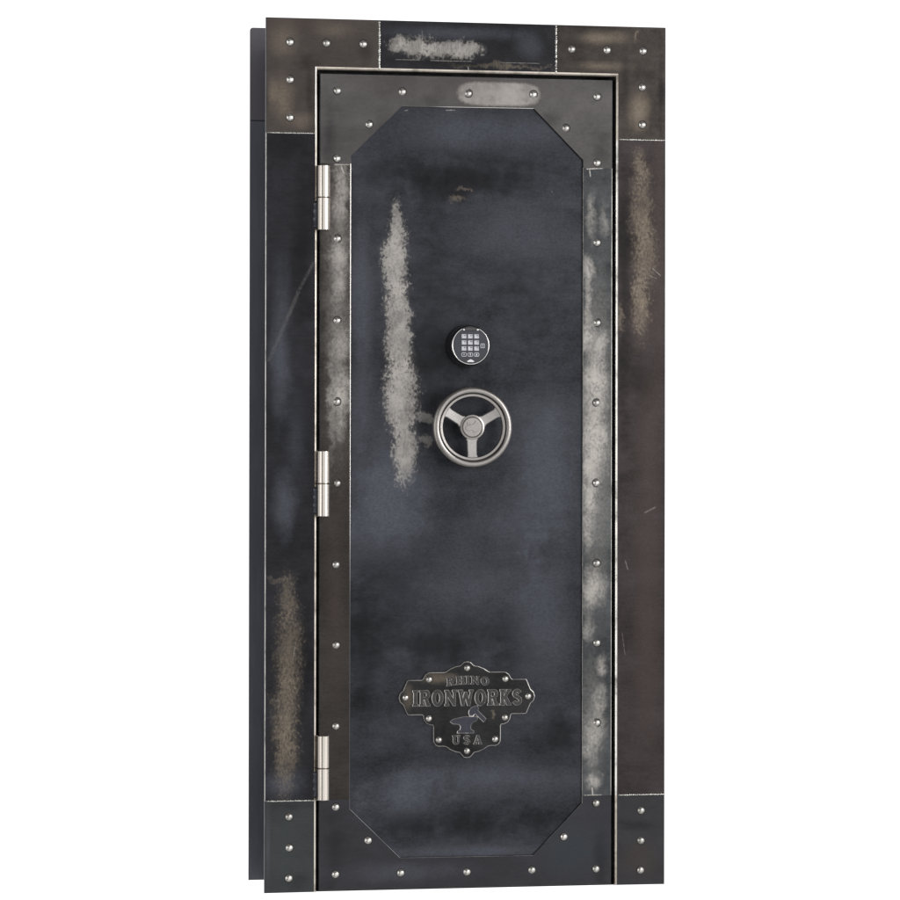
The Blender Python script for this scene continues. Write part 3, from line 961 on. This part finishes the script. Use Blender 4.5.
head = [(-.017, -.003), (-.0165, .001), (-.012, .003), (-.0125, .010), (-.0095, .0045), (-.007, .0040), (-.0062, .0075), (-.0040, .0055), (0, .0065), (.005, .0100), (.0075, .0155), (.0095, .0100), (.0135, .0085), (.016, .003), (.0165, -.005), (.010, -.0115), (.003, -.0125), (.002, -.0085), (-.004, -.0065), (-.009, -.0085), (-.0145, -.0075)]
em = raised('emblem', [head[::-1]], -.0012, wheel, ('cast_nickel', 'spoke_nickel'), .0012, .0005)
for ang in (30, 150, 270):
    A = math.radians(ang); d = Vector((math.cos(A), 0, math.sin(A))); s = Vector((-math.sin(A), 0, math.cos(A)))
    bm = bmesh.new(); rows = []
    N = 14
    for k in range(N + 1):
        t = k / N; r = .0285 + (.0775 - .0285) * t
        fl = max(0, (t - .72) / .28) ** 2; fh = max(0, (.16 - t) / .16) ** 2
        hw = .0112 + .0060 * fl + .004 * fh + .0010 * (1 - t)
        yf = .0022 - .0062 * t * t
        row = []
        for (u_, v) in ((-1, .0085), (-1, .0016), (-.84, 0), (.84, 0), (1, .0016), (1, .0085)):
            row.append(bm.verts.new(d * r + s * (hw * u_) + Vector((0, yf + v, 0))))
        rows.append(row)
    m = len(rows[0])
    for k in range(N):
        for a in range(m):
            b_ = (a + 1) % m
            f = bm.faces.new((rows[k][a], rows[k][b_], rows[k + 1][b_], rows[k + 1][a])); f.smooth = True
    bm.faces.new(rows[0]); bm.faces.new(rows[-1])
    bmesh.ops.recalc_face_normals(bm, faces=bm.faces)
    sharpen(bm, 25)
    link('spoke', bm, 'spoke_nickel', wheel)
link('shaft', lathe_bm([(0, .0755), (.021, .0755), (.021, .056), (.017, .054), (.0165, .045), (0, .045)], 40), 'lock_black', wheel)

# --- keypad lock --------------------------------------------------
KX, KZ = -.0026, 1.3367
KF = -.046
pad = part_empty('keypad', door_root, (KX, PANEL_Y, KZ))
f0 = KF - PANEL_Y
link('housing', lathe_bm([(0, .001), (.0530, .001), (.0530, -.0080), (.0522, -.0100), (.0512, -.0240), (.0502, -.0400), (.0492, f0 + .004), (.0470, f0 + .0005), (.0462, f0 + .0002), (.0458, f0 + .0040), (0, f0 + .0040)], 96), 'lock_black', pad)
# bright ring, broken at the top by the battery tab
bm = bmesh.new(); rows = []
for k in range(61):
    a = math.radians(90 + 28 + (360 - 56) * k / 60)
    row = []
    for (r, y) in ((.0440, f0 + .003), (.0442, f0 - .0002), (.0455, f0 - .0013), (.0468, f0 - .0005), (.0471, f0 + .003)):
        row.append(bm.verts.new((r * math.cos(a), y, r * math.sin(a))))
    rows.append(row)
for k in range(60):
    for a in range(4):
        f = bm.faces.new((rows[k][a], rows[k][a + 1], rows[k + 1][a + 1], rows[k + 1][a])); f.smooth = True
bmesh.ops.recalc_face_normals(bm, faces=bm.faces)
link('ring', bm, 'chrome', pad)
fp = []
for k in range(73):
    a = math.radians(90 + 26 + (360 - 52) * k / 72)
    fp.append((.0438 * math.cos(a), .0438 * math.sin(a)))
fp += [(.0150, .0360), (-.0150, .0360)]
link('face_plate', plate_bm(fp, f0 + .0002, f0 + .0035, .0005, 1, 1, 1), ['lock_face', 'key_dark'], pad)
tab = [(-.0130, .0372), (.0130, .0372), (.0160, .0415), (.0110, .0440), (-.0110, .0440), (-.0160, .0415)]
link('battery_tab', plate_bm(tab, f0 - .0012, f0 + .0038, .0008, 1, 2, 1), ['lock_black', 'lock_black'], pad)
for s in (-1, 1):
    link('latch', plate_bm([(s * .0170 - .0028, .0368), (s * .0170 + .0028, .0368), (s * .0178 + .0026, .0410), (s * .0178 - .0026, .0410)], f0 - .0016, f0 + .0035, .0007, 0, 2, 0), 'chrome', pad)


def glyph_bm(text, size, cx, cz, y):
    """Printed characters as thin raised shapes."""
    cu = bpy.data.curves.new('print', 'FONT'); cu.body = text; cu.size = size
    cu.align_x = 'CENTER'; cu.align_y = 'CENTER'; cu.extrude = .0001; cu.offset = size * .018
    o = bpy.data.objects.new('print', cu); COL.objects.link(o)
    dg = bpy.context.evaluated_depsgraph_get()
    me = bpy.data.meshes.new_from_object(o.evaluated_get(dg))
    bpy.data.objects.remove(o); bpy.data.curves.remove(cu)
    me.transform(Matrix(((1, 0, 0, cx), (0, 0, -1, y), (0, 1, 0, cz), (0, 0, 0, 1))))
    return me


def round_rect(cx, cz, w, h, r, n=5):
    pts = []
    for (sx, sz, a0) in ((1, -1, -90), (1, 1, 0), (-1, 1, 90), (-1, -1, 180)):
        for k in range(n + 1):
            a = math.radians(a0 + 90 * k / n)
            pts.append((cx + sx * (w / 2 - r) + r * math.cos(a), cz + sz * (h / 2 - r) + r * math.sin(a)))
    return pts


def key(cx, cz, w, h, r, digit, letters, light):
    yk = f0 - .0010
    bm = plate_bm(round_rect(cx, cz, w, h, r), yk, f0 + .001, .0006, 1, 2, 1)
    if not light:       # pale outline round a dark key
        bm2 = plate_bm(round_rect(cx, cz, w - .0032, h - .0032, max(.0006, r - .0016)), yk - .0002, yk + .0004, .0002, 2, 1, 2)
        tmp = bpy.data.meshes.new('tmp')
        for f in bm2.faces:
            f.material_index = 2
        bm2.to_mesh(tmp); bm2.free(); bm.from_mesh(tmp); bpy.data.meshes.remove(tmp)
    prints = []
    if light:
        prints.append((digit, h * .74, cx - w * .20, cz - .0004, 3))
        if letters:
            prints.append((letters, h * .34, cx + w * .20, cz + h * .24, 4))
    else:
        prints.append((digit, h * .72, cx, cz - (h * .14 if digit == '*' else 0), 3))
    if light and letters:
        bx_ = plate_bm(round_rect(cx + w * .20, cz + h * .22, w * .44, h * .26, .0006), yk - .0003, yk + .0003, .0001, 2, 1, 2)
        for f in bx_.faces:
            f.material_index = 2
        tmp = bpy.data.meshes.new('tmp'); bx_.to_mesh(tmp); bx_.free(); bm.from_mesh(tmp); bpy.data.meshes.remove(tmp)
        prints = prints[:1] + [(letters, h * .22, cx + w * .20, cz + h * .22, 3)]
    for (t, s, x, z, slot) in prints:
        me = glyph_bm(t, s, x, z, yk - .00055)
        n0 = len(bm.faces)
        bm.from_mesh(me); bpy.data.meshes.remove(me)
        bm.faces.ensure_lookup_table()
        for f in bm.faces[n0:]:
            f.material_index = slot
    face = 'key_grey'
    return link('key', bm, [face, face, 'key_dark', 'ink_white', 'ink_black'], pad)


cols = (-.0168, -.0011, .0146); rows_ = (.0224, .0073, -.0074, -.0222)
names = [('1', ''), ('2', 'ABC'), ('3', 'DEF'), ('4', 'GHI'), ('5', 'JKL'), ('6', 'MNO'), ('7', 'PRS'), ('8', 'TUV'), ('9', 'WXY'), ('*', ''), ('0', ''), ('#', '')]
for i, (dg_, lt) in enumerate(names):
    r_, c_ = divmod(i, 3)
    if r_ < 3:
        key(cols[c_], rows_[r_], .0120, .0106, .0009, dg_, lt or 'QZ', True)
    else:
        key(cols[c_], rows_[r_], .0138, .0104, .0040, dg_, '', False)
key(.0298, -.0005, .0108, .0112, .0018, '1', '', False)
crown = [(-.0080, -.0405), (.0080, -.0405), (.0086, -.0368), (.0058, -.0372), (.0036, -.0345), (.0015, -.0350), (0, -.0330), (-.0015, -.0350), (-.0036, -.0345), (-.0058, -.0372), (-.0086, -.0368)]
link('maker_mark', plate_bm(crown, f0 - .0002, f0 + .001, .0002, 0, 1, 0), 'ink_white', pad)

# ------------------------------------------------------------------ light
w = bpy.data.worlds.new('World'); scene.world = w
w.use_nodes = True
t = w.node_tree; t.nodes.clear()
LOBES = (
    (14, -3, 18, 44, .8, 1.0),       # broad soft glow behind the camera
    (-50, 0, 5, 13, .5, 1.3),        # tall boxes to the left
    (-84, 0, 10, 26, .5, .8),
    (56, 0, 6, 20, .5, 1.0),         # and to the right
    (103, 0, 12, 34, .5, 1.1),
)
class WG(G):
    def __init__(self, tree):
        self.t = tree
        self.obj = self.n('ShaderNodeTexCoord').outputs['Generated']
wg = WG(t)
sep = wg.n('ShaderNodeSeparateXYZ'); wg.put(sep.inputs[0], wg.obj)
dx, dy, dz = sep.outputs
# a lit white backdrop straight behind the door; a dim studio in front of it with soft boxes, and an added glow from below
def lobe(az, el, inner, outer, squash=.6):
    # az: degrees to the right of straight out from the door's face; squash < 1 makes tall boxes
    a, e_ = math.radians(az), math.radians(el)
    d = Vector((math.sin(a) * math.cos(e_), -math.cos(a) * math.cos(e_), math.sin(e_) * squash)).normalized()
    v = wg.vec('NORMALIZE', wg.vec('MULTIPLY', wg.obj, (1, 1, squash)))
    c = wg.vec('DOT_PRODUCT', v, tuple(d), out=1)
    return wg.remap(c, math.cos(math.radians(outer)), math.cos(math.radians(inner)))

rear = wg.remap(dy, math.cos(math.radians(66)), math.cos(math.radians(48)))
tone = .07
for az, el, inner, outer, squash, power in LOBES:
    tone = wg.math('ADD', wg.math('MULTIPLY', lobe(az, el, inner, outer, squash), power), tone)
low = wg.math('MULTIPLY', wg.remap(dz, -.75, -.35, 1, 0), .35)  # added glow from below; no floor is built
tone = wg.math('ADD', tone, low)
tone = wg.math('ADD', tone, wg.math('MULTIPLY', wg.remap(dz, .6, .95), .14))  # added glow from above, for edges that face up
cl = wg.noise(3.0, (1.2, 1, 3.2), 4, .55)
tone = wg.math('MULTIPLY', tone, wg.math('MULTIPLY_ADD', cl, .5, .75))
total = wg.math('ADD', wg.math('MULTIPLY', rear, 1.3), wg.math('MULTIPLY', tone, wg.math('SUBTRACT', 1.0, rear)))
bg = wg.n('ShaderNodeBackground'); wo = wg.n('ShaderNodeOutputWorld')
bg.inputs['Color'].default_value = (1, 1, 1, 1)
wg.put(bg.inputs['Strength'], total)
t.links.new(bg.outputs[0], wo.inputs[0])


def area(name, loc, target, sx, sy, power, color=(1, 1, 1)):
    la = bpy.data.lights.new(name, 'AREA'); la.shape = 'RECTANGLE'; la.size = sx; la.size_y = sy
    la.energy = power; la.color = color
    o = bpy.data.objects.new(name, la); COL.objects.link(o)
    o.location = loc
    o.rotation_euler = (Vector(target) - Vector(loc)).to_track_quat('-Z', 'Y').to_euler()
    return o

area('left_softbox', (-3.6, -2.6, 1.3), (0, 0, 1.1), .9, 2.8, 14, (1, .98, .95))
area('right_softbox', (2.9, -3.1, 2.0), (0, 0, 1.1), 1.1, 2.0, 75, (1, .99, .98))

# ------------------------------------------------------------------ camera
cam = bpy.data.cameras.new('camera'); co = bpy.data.objects.new('camera', cam); COL.objects.link(co)
cam.sensor_width = 36; cam.lens = 3736 / 900 * 36
cam.clip_start = .1; cam.clip_end = 200
yaw, pitch, roll = .21023, .00092, .00181
fw = Vector((math.sin(yaw) * math.cos(pitch), math.cos(yaw) * math.cos(pitch), math.sin(pitch)))
r0 = Vector((math.cos(yaw), -math.sin(yaw), 0)); u0 = r0.cross(fw)
r1 = r0 * math.cos(roll) + u0 * math.sin(roll); u1 = u0 * math.cos(roll) - r0 * math.sin(roll)
co.matrix_world = Matrix(((r1.x, u1.x, -fw.x, -1.96274), (r1.y, u1.y, -fw.y, -8.99159), (r1.z, u1.z, -fw.z, 1.07202), (0, 0, 0, 1)))
scene.camera = co

vs = scene.view_settings
scene.display_settings.display_device = 'sRGB'
vs.view_transform = 'Standard'; vs.look = 'None'; vs.exposure = 0; vs.gamma = 1
vs.use_curve_mapping = False
scene.render.film_transparent = False
scene.cycles.use_denoising = True
scene.cycles.max_bounces = 8
